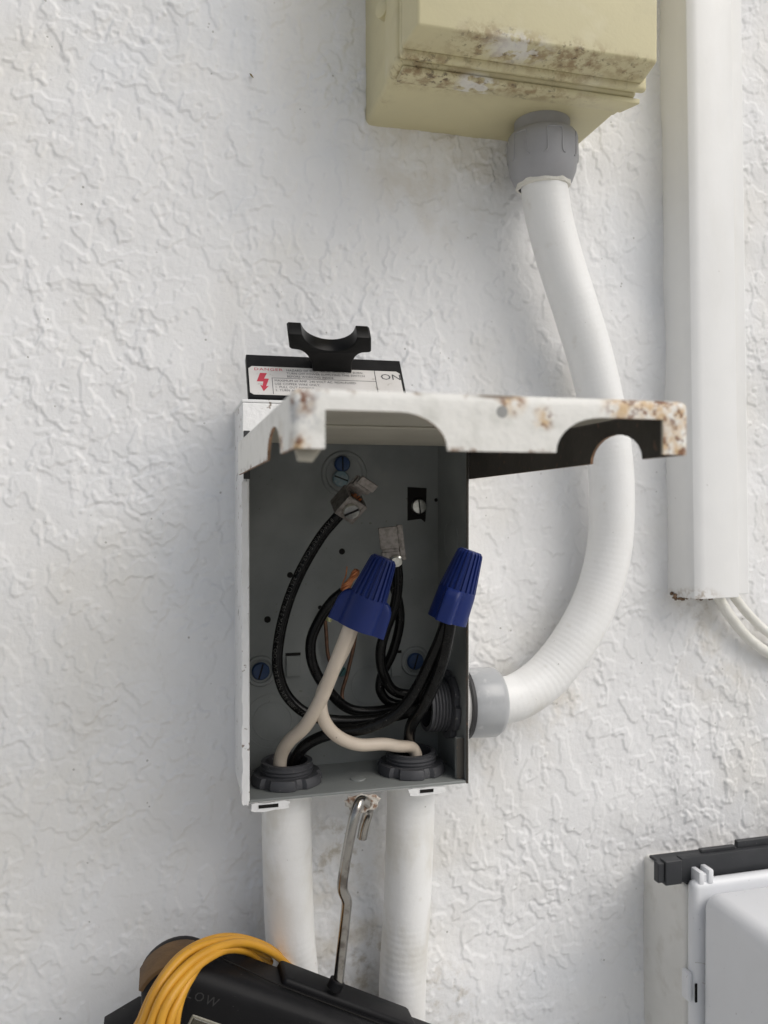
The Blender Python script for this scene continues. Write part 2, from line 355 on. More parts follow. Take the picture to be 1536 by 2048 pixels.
# ------------------------------------------------------------------ disconnect box (open electrical enclosure)
BX0, BX1, BZ0, BZ1, BF, HZ = .0378, .1585, -.1505, .0530, .052, .0310
T = .0016
dbox = thing('disconnect_box', ((BX0 + BX1) / 2, 0, BZ0), 'open metal electrical box, white outside and grey inside, with its rusty lid raised', 'electrical box')
build('back_panel', MB().box(BX0 + T, BX1 - T, -.0042, .0015, BZ0 + T, BZ1 - T), BOXG, dbox)
inout = lambda c, n: 1 if (n.x < -.5 and c.x < BX0 + .001) or (n.y < -.5) else 0
build('left_side', MB().box(BX0, BX0 + T, -BF, .002, BZ0, BZ1 - .0002, .0003, 1).box(BX0 + T + .0001, BX0 + .0031, -BF - .0002, -BF + .0012, BZ0 + .001, HZ - .003, .0003, 1), [BOXG, BOXW], dbox, inout)
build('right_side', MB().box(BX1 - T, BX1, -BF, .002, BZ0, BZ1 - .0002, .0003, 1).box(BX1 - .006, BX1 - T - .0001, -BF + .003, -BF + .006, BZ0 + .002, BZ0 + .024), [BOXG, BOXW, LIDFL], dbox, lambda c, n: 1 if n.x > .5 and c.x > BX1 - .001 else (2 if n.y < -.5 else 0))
build('bottom_plate', MB().box(BX0 + T + .0001, BX1 - T - .0001, -BF + .0003, .002, BZ0, BZ0 + T, .0003, 1), [BOXG, BOXW], dbox, lambda c, n: 1 if n.z < -.5 else 0)
build('top_plate', MB().box(BX0 - .0006, BX1 + .0006, -BF - .001, .002, BZ1 - T, BZ1, .0005, 2), BOXW, dbox)
build('header', MB().box(BX0 - .0004, BX1 + .0004, -BF - .0012, -BF, HZ + .0013, BZ1 - T - .0002, .0004, 1), [BOXG, BOXW], dbox, lambda c, n: 1 if n.y < -.5 else 0)
# ragged paint along the left front edge; front lips below the bottom edge, each with a slot
def ragged(x0, x1, z0, z1, n, jx, jz, seed, y0, y1):
    rg = random.Random(seed); L = []
    for k in range(n): L.append((x0 + rg.uniform(-jx, jx), z0 + (z1 - z0) * (k + .5) / n))
    top = [(x0 + (x1 - x0) * (k + .5) / 4, z1 + rg.uniform(-jz, jz)) for k in range(4)]
    Rr = [(x1 + rg.uniform(-jx, jx), z1 - (z1 - z0) * (k + .5) / n) for k in range(n)]
    bot = [(x1 - (x1 - x0) * (k + .5) / 4, z0 + rg.uniform(-jz, jz)) for k in range(4)]
    return MB().prism(L + top + Rr + bot, lambda u, v, t: Vector((u, -t, v)), y0, y1, .00015, 1)
build('paint_edge', ragged(BX0 - .0007, BX0 + .0027, BZ0 - .0006, .0120, 60, .00035, .0005, 4, BF + .0002, BF + .0009), BOXW, dbox)
for x0, x1, sx0, sx1, z, sd_ in ((.0415, .0610, .0455, .0555, BZ0 - .0006, 5), (.1250, .1450, .1310, .1385, BZ0 - .0004, 6)):
    lip = build('front_lip', ragged(x0, x1, z - .0042, z, 5, .0006, .0005, sd_, BF - .0022, BF - .0008), BOXW, dbox)
    build('slot', MB().box(sx0, sx1, -BF + .0005, -BF + .0010, z - .0026, z - .0009), VOID, lip)
# embossed rings, screws, holes on the back panel
def ring(mb, c, r, wd, h, ax=(0, -1, 0), n=40):
    return mb.lathe([(r + wd, 0), (r + wd * .7, h), (r + wd * .2, h), (r, 0)], c, ax, n, False, False)
yb = .0042
def screw(name, px, py, r, mat, parent, ang, d=yb, ax=Vector((0, -1, 0)), h=.0022):
    c = P(px, py, d)
    s_ = build(name, MB().lathe([(r, 0), (r, h * .55), (r * .86, h), (r * .3, h * 1.1)], c, ax, 24), mat, parent)
    a, b = frame(ax); e = a * math.cos(ang) + b * math.sin(ang); q = ax.cross(e)
    M = Matrix.Translation(c + ax * h) @ Matrix((( e.x, ax.x, q.x), (e.y, ax.y, q.y), (e.z, ax.z, q.z))).to_4x4()
    build('drive_slot', MB().box(-r * .86, r * .86, -h * .2, h * .11, -r * .09, r * .09, M=M), VOID, s_)
    return s_
c = P(688, 948, yb)
build('embossed_disc', MB().lathe([(.0138, 0), (.0128, .0011), (.0112, .0011), (.0102, .0004), (.002, .0004)], c - Vector((0, .0002, 0)) * -1, (0, -1, 0), 48, False), BOXG, dbox)
screw('mounting_screw', 684, 928, .0046, BLUES, dbox, .8, yb + .0006); screw('mounting_screw', 681, 957, .0048, PALES, dbox, 2.0, yb + .0004)
for px, py in ((521, 1342), (830, 1322)):
    cc = P(px, py, yb); build('screw_boss', ring(MB(), cc + Vector((0, .0002, 0)), .0062, .0030, .0012), BOXG, dbox)
    screw('mounting_screw', px, py, .0050, BLUES, dbox, .5)
for px, py, r in ((684, 1103, .0018), (535, 1239, .0019), (580, 1150, .0017), (872, 1000, .0011), (640, 1215, .0012)):
    build('screw_hole', MB().lathe([(r, 0), (r * .9, .0002)], P(px, py, yb), (0, -1, 0), 16), VOID, dbox)
for px0, px1, py0, py1 in ((572, 600, 1309, 1352), (782, 802, 1304, 1352)):
    a = P(px0, py0, yb); b = P(px1, py1, yb)
    tb = build('pressed_tab', MB().box(a.x, b.x, -yb - .0012, -yb + .0002, b.z, a.z - .0009, .0003, 1), BOXG, dbox)
    build('slot', MB().box(a.x - .0003, b.x + .0003, -yb - .0002, -yb + .0001, a.z - .0008, a.z + .0008), VOID, tb)
for px, py, rr in ((545, 1442, (.0105, .0150)), (610, 1405, (.0030,)), (742, 1370, (.0110,))):
    for r in rr: build('knockout_ring', ring(MB(), P(px, py, yb) + Vector((0, .0002, 0)), r, .0009, .0004), BOXG, dbox)
# grounding lug hole with a screw
a = P(815, 974, yb); b = P(853, 1041, yb)
gl = build('lug_window', MB().prism([(a.x, a.z), (b.x, a.z - .0006), (b.x - .0006, b.z + .0012), (b.x - .0010, b.z - .001), (b.x - .0035, b.z + .0010), (a.x, b.z)], lambda u, v, t: Vector((u, -t, v)), yb - .0002, yb + .0003), VOID, dbox)
screw('lug_screw', 836, 1013, .0046, SCREW, dbox, .9, yb + .0004, h=.003)
screw('ground_screw', 682, 1342, .0030, GREENS, dbox, .2)
# knockouts on the right wall, tab on the floor
for z, yy in ((-.060, -.027), (-.020, -.027)):
    build('knockout_ring', ring(MB(), Vector((BX1 - T + .0002, yy, z)), .0110, .0009, .0004, (-1, 0, 0)), BOXG, dbox)
build('floor_boss', MB().lathe([(.0045, 0), (.004, .0006), (.002, .0009)], Vector((.101, -.034, BZ0 + T - .0001)), (0, 0, 1), 20), BOXG, dbox)
# hasp under the front edge, crusted with old paint and rust
random.seed(3)
hp = []
hc = P(727, 1606, BF + .001)
for k in range(26):
    t = 2 * math.pi * k / 26; r = .0085 + random.uniform(-.0012, .0014)
    hp.append((hc.x + math.cos(t) * r * 1.1, hc.z + .0005 + math.sin(t) * r * (.62 if math.sin(t) < 0 else .45)))
build('hasp', MB().prism(hp, lambda u, v, t: Vector((u, -t, v)), BF - .0012, BF + .0014, .0005, 1), CRUST, dbox)

build('hinge_gap_shade', MB().box(BX0 + .0002, BX0 + .0034, -BF - .0016, -BF - .0003, .0130, .0372, .0003, 1), GASKET_AND_GAP, dbox)  # black strip painted in for the shade of the gap beside the lid
# lid, hinged up
LW, LL, LH = .1245, .1912, .0168
LO = Vector((.0352, -BF - .0016, HZ + .0014))
Vv = Vector((-.0016, -.2035, .0000)).normalized(); Uu = Vector((-Vv.y, Vv.x, 0)); Tt = Vector((0, 0, -1))
LM = Matrix(((Uu.x, Vv.x, Tt.x, LO.x), (Uu.y, Vv.y, Tt.y, LO.y), (Uu.z, Vv.z, Tt.z, LO.z), (0, 0, 0, 1)))
bm = bmesh.new(); nv = lambda u, v, t: bm.verts.new((u, v, t))
A, B, C_, D_ = nv(0, 0, 0), nv(LW, 0, 0), nv(LW, LL, 0), nv(0, LL, 0)
E_, F_ = nv(LW, LL, LH), nv(0, LL, LH)
def arc(u0, u1, top, side):
    """cut-out outline from u0 to u1: straight on one side, quarter round on the other"""
    out = []; r = .0148
    if side == 'R':
        out = [(u0, LH), (u0, top)] + [(u1 - r + r * math.sin(q * math.pi / 16), top + (LH - top) * (1 - math.cos(q * math.pi / 16))) for q in range(0, 9)]
    else:
        out = [(u0 + r - r * math.cos(q * math.pi / 16) , LH - (LH - top) * math.sin(q * math.pi / 16)) for q in range(0, 9)] + [(u1, top), (u1, LH)]
    return out
fl = [nv(u, LL, t) for u, t in arc(.0092, .0450, .0060, 'R') + arc(.0790, .1150, .0060, 'L')]
bm.faces.new([A, B, C_, D_])
bm.faces.new([D_, C_, E_] + fl[::-1] + [F_])
def sidecut(u):
    ctr, hw, top = .1480, .0180, .0070
    return [nv(u, ctr - hw * math.cos(q * math.pi / 12), LH - (LH - top) * math.sin(q * math.pi / 12)) for q in range(13)]
HB = .0175
g1, g2 = nv(0, .0012, HB), nv(LW, -.0080, HB + .001); k1, k2 = nv(0, .0012, .0030), nv(LW, -.0080, .0030)
bm.faces.new([A, D_, F_] + sidecut(0)[::-1] + [g1, k1])
bm.faces.new([C_, B, k2, g2] + sidecut(LW) + [E_])
bm.edges.ensure_lookup_table()
def ed(p, q): return [e for e in bm.edges if set(e.verts) == {p, q}][0]
bmesh.ops.bevel(bm, geom=[ed(A, D_), ed(D_, C_), ed(C_, B), ed(D_, F_), ed(C_, E_)], offset=.0026, segments=4, profile=.5, affect='EDGES', clamp_overlap=True)
bmesh.ops.recalc_face_normals(bm, faces=bm.faces)
if [f for f in bm.faces if len(f.verts) == 4 and f.calc_area() > .01][0].normal.z > 0: bmesh.ops.reverse_faces(bm, faces=bm.faces)
nout = len(bm.faces)
bmesh.ops.solidify(bm, geom=list(bm.faces), thickness=.0011)
bmesh.ops.triangulate(bm, faces=[f for f in bm.faces if len(f.verts) > 4])
lc = Vector((LW / 2, LL / 2, .012))
mb = MB().from_bm(bm, LM)
LMi = LM.inverted()
def lidpick(c, n):
    c = LMi @ c; n = LMi.to_3x3() @ n
    out = Vector((0, 0, 0))
    if c.z < .0021 and abs(n.z) > .8: return 0 if n.z < 0 else 1
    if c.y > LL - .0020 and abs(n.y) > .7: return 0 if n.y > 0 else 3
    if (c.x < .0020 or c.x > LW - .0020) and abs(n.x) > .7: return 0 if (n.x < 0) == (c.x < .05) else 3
    if c.z > .0035: 
        if abs(n.z) > .3 or abs(n.y) > .3 and c.y < LL - .003: return 2
    return 0 if n.dot(c - lc) > 0 else 1
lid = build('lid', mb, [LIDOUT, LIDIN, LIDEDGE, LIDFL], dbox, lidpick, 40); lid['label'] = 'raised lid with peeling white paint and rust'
build('stiffening_rib', MB().box(.004, LW - .004, .098, .1012, .0010, .0020, .0004, 1, M=LM), LIDIN, lid)
c = P(1003, 824, LL + BF + .0016)
build('rivet', MB().lathe([(.0019, 0), (.0018, .0002), (.0005, .00025)], Vector((c.x, LO.y + Vv.y * LL - .0003 , c.z)) + Vector((0, 0, 0)), Vv, 20), simple('rivet_grey', (.30, .30, .29), .6), lid)
# small corner gusset below the left front corner
build('corner_tab', MB().prism([(.001, .0), (.0095, .0), (.0062, .0048), (.0020, .0046)], lambda u, v, t: LM @ Vector((u, LL - t, LH - .0012 + v)), .0030, .0042, .0002, 1), LIDIN, lid)

# ------------------------------------------------------------------ pull-out switch block lying on the box
po = thing('switch_pullout', (.082, -.03, BZ1), 'black pull-out switch block with T-shaped handle and danger label on top of open box', 'switch')
PT = rad(33); PWd, PHt = .0842, .0292; KV = .757       # label heights are given for a taller plate and scaled by KV
pe_u = Vector((1, 0, .004)).normalized(); pe_v = Vector((0, math.sin(PT), math.cos(PT))); pe_n = Vector((0, -math.cos(PT), math.sin(PT)))
PO = Vector((.0412, -.0475, BZ1 + .0018))
PM = Matrix(((pe_u.x, pe_v.x, pe_n.x, PO.x), (pe_u.y, pe_v.y, pe_n.y, PO.y), (pe_u.z, pe_v.z, pe_n.z, PO.z), (0, 0, 0, 1)))
build('face_plate', MB().box(0, PWd, 0, PHt, -.0050, 0, .0005, 2, M=PM), PLATE, po)
build('rear_block', MB().box(.008, PWd - .008, .008, PHt - .001, -.0125, -.0052, .0005, 1, M=PM), BLACKPL, po)
lb = build('warning_label', MB().prism([(.0008 + .002 * (1 - math.cos(a_)) if k < 2 else u_, v_) for k, (u_, v_, a_) in enumerate([(.0008, .004, 0), (.0008, .0255, 0)])] + [(.0026, .0275), (.0808, .0275), (.0826, .0255), (.0826, .004), (.0808, .0022), (.0026, .0022)], lambda u, v, t: PM @ Vector((u, v * KV, t)), .00005, .00022), LABEL, po)
def text_mb(s, size, align='LEFT', space=1.0, bold=0):
    cu = bpy.data.curves.new('t', 'FONT'); cu.body = s; cu.size = size; cu.align_x = align; cu.resolution_u = 2; cu.space_character = space; cu.offset = bold
    o = bpy.data.objects.new('t', cu); sc.collection.objects.link(o); bpy.context.view_layer.update()
    me = bpy.data.meshes.new_from_object(o.evaluated_get(bpy.context.evaluated_depsgraph_get()))
    mb = MB().add([v.co.copy() for v in me.vertices], [tuple(p.vertices) for p in me.polygons])
    bpy.data.objects.remove(o); bpy.data.curves.remove(cu); bpy.data.meshes.remove(me); return mb
def put(mb, M): mb.v = [tuple(M @ Vector(v)) for v in mb.v]; return mb
def on_label(u, v, small=False): return PM @ Matrix.Translation((u, v * KV, .00030)) @ Matrix.Diagonal((1, KV * (1.35 if small else 1), 1, 1))
build('danger_word', put(text_mb('DANGER', .0034, space=1.15), on_label(.0036, .0238)), RED, lb)
build('on_word', put(text_mb('ON', .0074), on_label(.0712, .0195)), INK, lb)
bolt = [(.0066, .0215), (.0102, .0215), (.0085, .0165), (.0110, .0165), (.0092, .0095), (.0106, .0100), (.0078, .0052), (.0062, .0108), (.0074, .0100), (.0080, .0138), (.0046, .0138)]
build('lightning_symbol', MB().prism(bolt, lambda u, v, t: PM @ Vector((u, v * KV, t)), .00024, .00030), RED, lb)
tx = MB()
rows = [('HAZARD OF ELECTRICAL SHOCK OR BURN.', .0205, .0238, .0020), ('TURN OFF POWER SUPPLYING THIS SWITCH', .0205, .0210, .0020), ('BEFORE WORKING INSIDE.', .0205, .0182, .0020),
        ('MAXIMUM 60 AMP. 240 VOLT AC. NON-FUSED.', .0138, .0142, .0020), ('USE COPPER WIRE ONLY.', .0138, .0112, .0020), ('1. PULL OUT HANDLE.', .0138, .0084, .0020), ('2. TURN AND INSERT.', .0138, .0056, .0020)]
for s_, u_, v_, z_ in rows:
    t_ = put(text_mb(s_, z_, space=1.05), on_label(u_, v_, True)); tx.add(t_.v, t_.f)
build('small_print', tx, INK, lb)
fr_ = MB()
for u0, u1, v0, v1 in ((.0125, .0685, .0172, .0175), (.0125, .0128, .0030, .0172), (.0682, .0686, .0030, .0272)):
    fr_.box(u0, u1, v0 * KV, v1 * KV, .00023, .00030, M=PM)
build('rule_lines', fr_, INK, lb)
hp = [(-.0112, 0), (-.0112, .0035)]
hp += [(-.0112 - .0075 * (1 - math.cos(q * math.pi / 16)), .0035 + .0125 * math.sin(q * math.pi / 16)) for q in range(1, 9)]
hp += [(-.0216, .0164), (-.0226, .0174), (-.0226, .0262), (-.0216, .0272), (-.0150, .0272)]
half = [(-.0146 * math.cos(q * math.pi / 20), .0272 - .0110 * math.sin(q * math.pi / 20)) for q in range(1, 10)]
hp = hp + half; full = hp + [(0, .0162)] + [(-u, v) for u, v in hp[::-1]]
build('pull_handle', MB().prism(full, lambda u, v, t: PM @ Vector((.0452 + u * .95 - .0058 * v / .028, .0232 + t, v * .98)), -.0046, .0046, .0010, 3), BLACKPL, po)

# ------------------------------------------------------------------ cream junction box
jb = thing('junction_box', (.181, 0, .2215), 'stained cream plastic junction box high on the wall', 'junction box')
build('body', MB().box(.1135, .2480, -.058, .003, .2215, .44, .0035, 3), CREAM, jb)
build('front_flange', MB().box(.1126, .2500, -.0686, -.0440, .2222, .44, .0036, 4), CREAM, jb)
build('bottom_lip', MB().box(.1165, .2515, -.0682, -.0560, .2192, .2221, .0006, 2, taper=lambda c: Vector((c.x - (.005 if c.y > -.06 and c.x > .2 else 0), c.y, c.z))), CREAM, jb)
cv = build('cover', MB().box(.1140, .2528, -.0735, -.0688, .2238, .44, .0022, 4).box(.1140, .2494, -.0905, -.0733, .2268, .44, .0016, 4,
    taper=lambda c: Vector((c.x + (0 if c.y > -.08 else (.0034 if c.x < .15 else -.0016)), c.y, c.z + (0 if c.y > -.08 or c.z > .3 else .0030)))), CREAM, jb)
build('hinge_strip', MB().box(.2532, .2560, -.0760, -.0600, .2560, .44, .0006, 2), CREAM, jb)
c = P(741, 8, .05); sb = build('screw_boss', MB().lathe([(.0045, 0), (.0042, .004), (.003, .0045)], Vector((.1140, -.045, c.z)), (-1, -.6, 0), 20), CREAM, jb)

# ------------------------------------------------------------------ conduits
def ribs(p=.0036, amp=.0035): return lambda s, L: 1 + amp * (.55 + .45 * math.sin(s * 61 + 1.3) * math.sin(s * 23)) * math.sin(2 * math.pi * s / p + 1.1 * math.sin(s * 140))
R = .0134
path = [P(1086, 300, .029), P(1086, 350, .029), P(1097, 430, .028), P(1120, 520, .026), P(1152, 620, .025), P(1182, 720, .024), P(1205, 820, .023), P(1220, 920, .022), P(1224, 1010, .021), P(1218, 1100, .020), P(1195, 1190, .020), P(1155, 1272, .021), P(1100, 1345, .022), P(1045, 1388, .0245), P(1000, 1402, .026), P(975, 1404, .026)]
tag(build('conduit', MB().tube(path, R, 40, .0006, ribs()), CONDUIT), 'white ribbed conduit curving from the cream box to the right side of the open box', 'conduit')
# compression connector under the cream box
cc = P(1084, 240, .029); axd = (P(1086, 350, .029) - P(1084, 225, .030)).normalized()
tc = thing('conduit_connector', cc, 'grey plastic compression connector under the cream box', 'connector')
top = Vector((cc.x, cc.y, .2216))
prof = [(.0160, -.001), (.0160, .0065), (.0185, .0070), (.0196, .0085), (.0202, .0130), (.0200, .0230), (.0190, .0290), (.0168, .0345), (.0148, .0362), (.0137, .0362)]
build('nut', MB().lathe(prof, top, axd, 56, False, False), GREYPL, tc)
build('paint_rim', MB().lathe([(.0158, .0350), (.0154, .0370), (.0136, .0376)], top, axd, 60, False, False, lambda t, h, q: q + .0006 * math.sin(3 * t + 1) * math.sin(7 * t + h * 900)), RIM, tc)
fa, fb = frame(axd)
def on_nut(th, h):
    r = np.interp(h, [p[1] for p in prof], [p[0] for p in prof]); return top + axd * h + (fa * math.cos(th) + fb * math.sin(th)) * (r + .0001)
for k in range(6):
    t0 = k * math.pi / 3 + .35; w_ = .22; U = [(t0 - w_ - .10, .0235), (t0 - w_, .0215), (t0 - w_, .0110), (t0 - w_ + .06, .0096), (t0 + w_ - .06, .0096), (t0 + w_, .0110), (t0 + w_, .0215), (t0 + w_ + .10, .0235)]
    build('grip_ridge', MB().tube([on_nut(*q) for q in U], .00045, 8, .0008), GREYPL, tc)
# connector on the right side of the open box
sc0 = P(945, 1402, .026); sc0 = Vector((BX1, -.026, P(985, 1402, .026).z))
sx = thing('conduit_connector', sc0, 'pale grey ribbed-nut connector on the right side of the open box', 'connector')
ax = Vector((1, 0, -.012)).normalized()
build('collar', MB().lathe([(.0176, .0001), (.0176, .0052)], sc0, ax, 40), CONNW, sx)
build('gasket', MB().lathe([(.0190, .0050), (.0201, .0055), (.0201, .0072), (.0190, .0078)], sc0, ax, 40), GASKET_AND_GAP, sx)
build('nut', MB().lathe([(.0186, .0074), (.0190, .0082), (.0194, .0150), (.0194, .0238), (.0186, .0262), (.0168, .0278), (.0140, .0281)], sc0, ax, 56, rfun=lambda t, h, r: r + (.0004 if (t * 8 / (2 * math.pi)) % 1 < .62 and h < .025 else 0)), CONNG, sx)
def threaded(r, L, pitch=.0019, n0=.0):
    out = []; k = int(L / pitch)
    for q in range(k):
        h = n0 + q * pitch
        out += [(r * .94, h), (r, h + pitch * .35), (r, h + pitch * .65), (r * .94, h + pitch * .99)]
    return out
def throat(c, ax, parent, L, r=.0142, nutr=.0192, nuth=.0052):
    build('thread', MB().lathe(threaded(r, L) + [(r * .97, L), (r * .80, L), (r * .78, -.002)], c, ax, 40, False, False), FITD, parent)
    build('throat_floor', MB().lathe([(r * .8, L - .0085), (.0005, L - .0087)], c, ax, 24, False, True), VOID, parent)
    def nf(t, h, q): 
        s = (t * 6 / (2 * math.pi)) % 1
        return q * (1.0 if .12 < s < .88 else .90)
    build('locknut', MB().lathe([(nutr, .0004), (nutr, .0030), (nutr * .93, nuth), (r * 1.02, nuth)], c, ax, 72, False, False, nf), FITD, parent)
throat(sc0 - ax * (T + .0001), -ax, sx, .0150, .0150, .0190, .0035)
# two conduits entering from below
lowc = []
for px, dx, lab, py2 in ((573, .0010, 'left of the two white conduits under the open box', 1), (821, -.0006, 'right of the two white conduits under the open box', -1)):
    c0 = P(px, 1530, .026); c0 = Vector((c0.x, -.027, BZ0 + T)); lowc.append(c0)
    base = thing('conduit_connector', c0, ('threaded dark grey fitting at the left of the box floor' if py2 > 0 else 'threaded dark grey fitting at the right of the box floor'), 'connector')
    throat(c0, (0, 0, 1), base, .0112)
    p_ = [c0 + Vector((0, 0, -T - .001)), c0 + Vector((dx * .2, .001, -.03)), c0 + Vector((dx * 2, .004, -.08)), c0 + Vector((dx * 6, .006, -.14)), c0 + Vector((dx * 9, .006, -.30)), c0 + Vector((dx * 10, .006, -1.145))]
    tag(build('conduit', MB().tube(p_, .0134, 36, .0006, ribs(.0040, .0035)), CONDUIT), lab, 'conduit')

# ------------------------------------------------------------------ cable raceway and its cables
rw = thing('cable_raceway', P(1400, 1188, 0), 'tall white cable raceway running up the right side of the wall', 'raceway')
rb_ = P(1335, 1190, 0); zb = -.0585; piv = Vector((.3155, 0, zb)); RM = Matrix.Translation(piv) @ Matrix.Rotation(rad(-1.15), 4, 'Y') @ Matrix.Translation(-piv)
def rprof(x0): 
    o = [(0, -.003), (0, .0170), (.0006, .0215), (.0022, .0248), (.0050, .0266), (.0085, .0272), (.0320, .0272), (.0328, .0268), (.0332, .0258), (.0332, -.003)]
    return [(x0 + a, b) for a, b in o]
build('cover', MB().prism(rprof(.3155), lambda u, v, t: RM @ Vector((u, -v, t)), zb, 2.0, .0003, 1), RACEWAY, rw, angle=30)
build('base_channel', MB().prism([(.3490, -.003), (.3490, .0150), (.3500, .0160), (.3640, .0160), (.3655, .0145), (.3655, -.003)], lambda u, v, t: RM @ Vector((u, -v, t)), zb + .0003, 2.0, .0003, 1), RACEWAY, rw, angle=30)
cr = MB(); random.seed(5)
for k in range(40):
    q = P(random.uniform(1345, 1425), random.uniform(1189, 1201), random.uniform(.004, .018)); s_ = random.uniform(.0005, .0016)
    cr.lathe([(s_ * .4, 0), (s_, s_ * .6), (s_ * .5, s_ * 1.4)], q, (random.uniform(-1, 1), random.uniform(-1, 1), 1), 6)
o = build('dirt_crumbs', cr, simple('nest_dirt', (.10, .055, .03), .9, v=(300, .6, (.22, .15, .09))), rw, kind='stuff')
tag(build('cable', MB().tube([P(1425, 1170, .012), P(1437, 1195, .012), P(1468, 1243, .010), P(1505, 1283, .008), P(1560, 1318, .007), P(1640, 1345, .007), P(1760, 1360, .007)], .0034, 16, .0015), CABLE), 'lower of two white painted cables leaving the raceway bottom', 'cable')
tag(build('cable', MB().tube([P(1456, 1170, .013), P(1470, 1195, .013), P(1500, 1232, .011), P(1540, 1268, .008), P(1600, 1300, .007), P(1760, 1330, .007)], .0030, 16, .0015), CABLE), 'upper of two white painted cables leaving the raceway bottom', 'cable')

# ------------------------------------------------------------------ wires
def wire(label, pts, r, mat, name='wire', step=.0015, cat='wire'):
    path = [P(*p) if not isinstance(p, Vector) else p for p in pts]
    return tag(build(name, MB().tube(path, r, 16, step), mat), label, cat), path
rc = [P(870, 1385, .030), P(905, 1390, .027), P(930, 1396, .026)]
wr = .0029
LUGC = P(697, 1009, .043); LUGW = (P(715, 985, .0465) - P(668, 1038, .0385)).normalized()
WA = [LUGC - LUGW * .003, LUGC - LUGW * .011, (641, 1075, .034), (603, 1140, .031), (575, 1208, .030), (558, 1280, .029), (556, 1340, .029), (576, 1394, .029), (625, 1432, .030), (700, 1442, .030), (790, 1432, .030), P(868, 1408, .030), P(905, 1405, .027), P(935, 1402, .026)]
wa, pa = wire('printed black wire curving up the left of the box to the upper lug', WA, .0030, WBLK)
WB = [(686, 1184, .036), (664, 1203, .033), (640, 1238, .030), (622, 1282, .029), (626, 1330, .028), (652, 1375, .024), (700, 1418, .020), (770, 1420, .020), P(868, 1396, .024), P(905, 1398, .025), P(935, 1400, .026)]
wb, _ = wire('black wire with a stripped copper end in the middle of the box', WB, .0029, WBLK)
WC = [(793, 1122, .033), (796, 1160, .032), (790, 1210, .030), (772, 1258, .028), (761, 1305, .026), (768, 1350, .024), (795, 1385, .022), P(868, 1390, .022), P(905, 1394, .024), P(935, 1398, .026)]
wc, _ = wire('black wire running down from the lower lug behind the left wire nut', WC, .0029, WBLK)
WE = [(780, 1150, .030), (797, 1205, .024), (799, 1250, .021), (785, 1305, .019), (764, 1350, .018), (762, 1385, .018), (790, 1408, .018), P(868, 1412, .022), P(905, 1408, .025), P(935, 1405, .026)]
wire('black wire looping behind the one from the lower lug', WE, .0027, WBLK)
# wire pair in the right nut
WD1 = [(897, 1232, .066), (882, 1275, .062), (862, 1320, .056), (835, 1375, .050), (795, 1425, .045), (735, 1455, .041), (660, 1468, .037), (612, 1490, .031), (590, 1520, .027), lowc[0] + Vector((.0035, .003, .0040)), lowc[0] + Vector((.003, .003, -.01))]
wire('black wire sweeping from the right wire nut to the left floor fitting', WD1, .0032, WBLK)
WD2 = [(902, 1232, .068), (893, 1290, .064), (876, 1350, .058), (848, 1410, .050), (823, 1450, .040), (818, 1484, .025), lowc[1] + Vector((.0005, .0062, .006)), lowc[1] + Vector((.0005, .006, -.01))]
wire('black wire dropping from the right wire nut into the right floor fitting', WD2, .0032, WBLK)
WD3 = [(905, 1232, .060), (890, 1300, .052), (868, 1345, .042), (845, 1385, .034), (850, 1408, .030), P(880, 1408, .028), P(935, 1404, .026)]
wire('black wire from the right wire nut into the side connector', WD3, .0029, WBLK)
# white pair
W1 = [(703, 1245, .066), (688, 1285, .064), (664, 1345, .060), (641, 1400, .055), (612, 1450, .047), (578, 1483, .038), (562, 1512, .031), lowc[0] + Vector((-.0042, -.003, .0040)), lowc[0] + Vector((-.004, -.003, -.01))]
wire('white wire from the left wire nut into the left floor fitting', W1, .0036, WWHT)
W2 = [(708, 1245, .060), (692, 1290, .058), (662, 1350, .055), (643, 1392, .053), (646, 1435, .051), (672, 1470, .048), (715, 1489, .044), (765, 1488, .039), (795, 1492, .036), lowc[1] + Vector((-.0005, -.0035, .0135)), lowc[1] + Vector((.0025, -.0030, .0070)), lowc[1] + Vector((.003, -.002, -.006))]
wire('white wire from the left wire nut bending right into the right floor fitting', W2, .0034, WWHT)
# bare ground wires
wire('thin bare ground wire hanging behind the white wire', [(648, 1215, .010), (652, 1260, .009), (656, 1310, .008), (668, 1340, .008)], .0011, BARE)
wire('thin bare ground wire curving down right of the green screw', [(712, 1262, .014), (706, 1300, .012), (694, 1350, .010), (684, 1392, .010), (700, 1425, .014)], .0011, BARE)
b0 = P(664, 1207, .028)
st = MB().lathe([(.0019, 0), (.0021, .001), (.0021, .008), (.0018, .009)], P(655, 1242, .026), (P(668, 1208, .026) - P(655, 1242, .026)), 12)
tag(build('wire_sleeve', st, simple('sleeve_cream', (.55, .52, .30), .5, v=(500, .8, (.12, .16, .05)))), 'pale yellow-green striped sleeve peeking out behind the left wire nut', 'sleeve')
# copper strands at the end of the stripped wire
cs = MB(); random.seed(11)
p0, p1 = P(688, 1181, .036), P(715, 1140, .041); ax = (p1 - p0).normalized(); fa, fb = frame(ax); Ls = (p1 - p0).length
for k in range(9):
    ph = 2 * math.pi * k / 8; rr = .0015 if k < 8 else 0
    pts = []
    for q in range(9):
        t = q / 8; tw = ph + t * 3.2; r_ = rr * (1 + .25 * math.sin(t * 9)) * (1 - .2 * t)
        pts.append(p0 + ax * (Ls * t * (1 - .02 * (k % 4))) + (fa * math.cos(tw) + fb * math.sin(tw)) * r_)
    cs.tube(pts, .00062, 7, .0008)
cs.tube([P(680, 1186, .036), P(686, 1165, .037), P(692, 1150, .038), P(694, 1133, .038)], .00035, 6, .001)
cp = build('copper_strands', cs, COPPER); cp.parent = wb; cp.matrix_parent_inverse = Matrix.Translation(-wb.location)
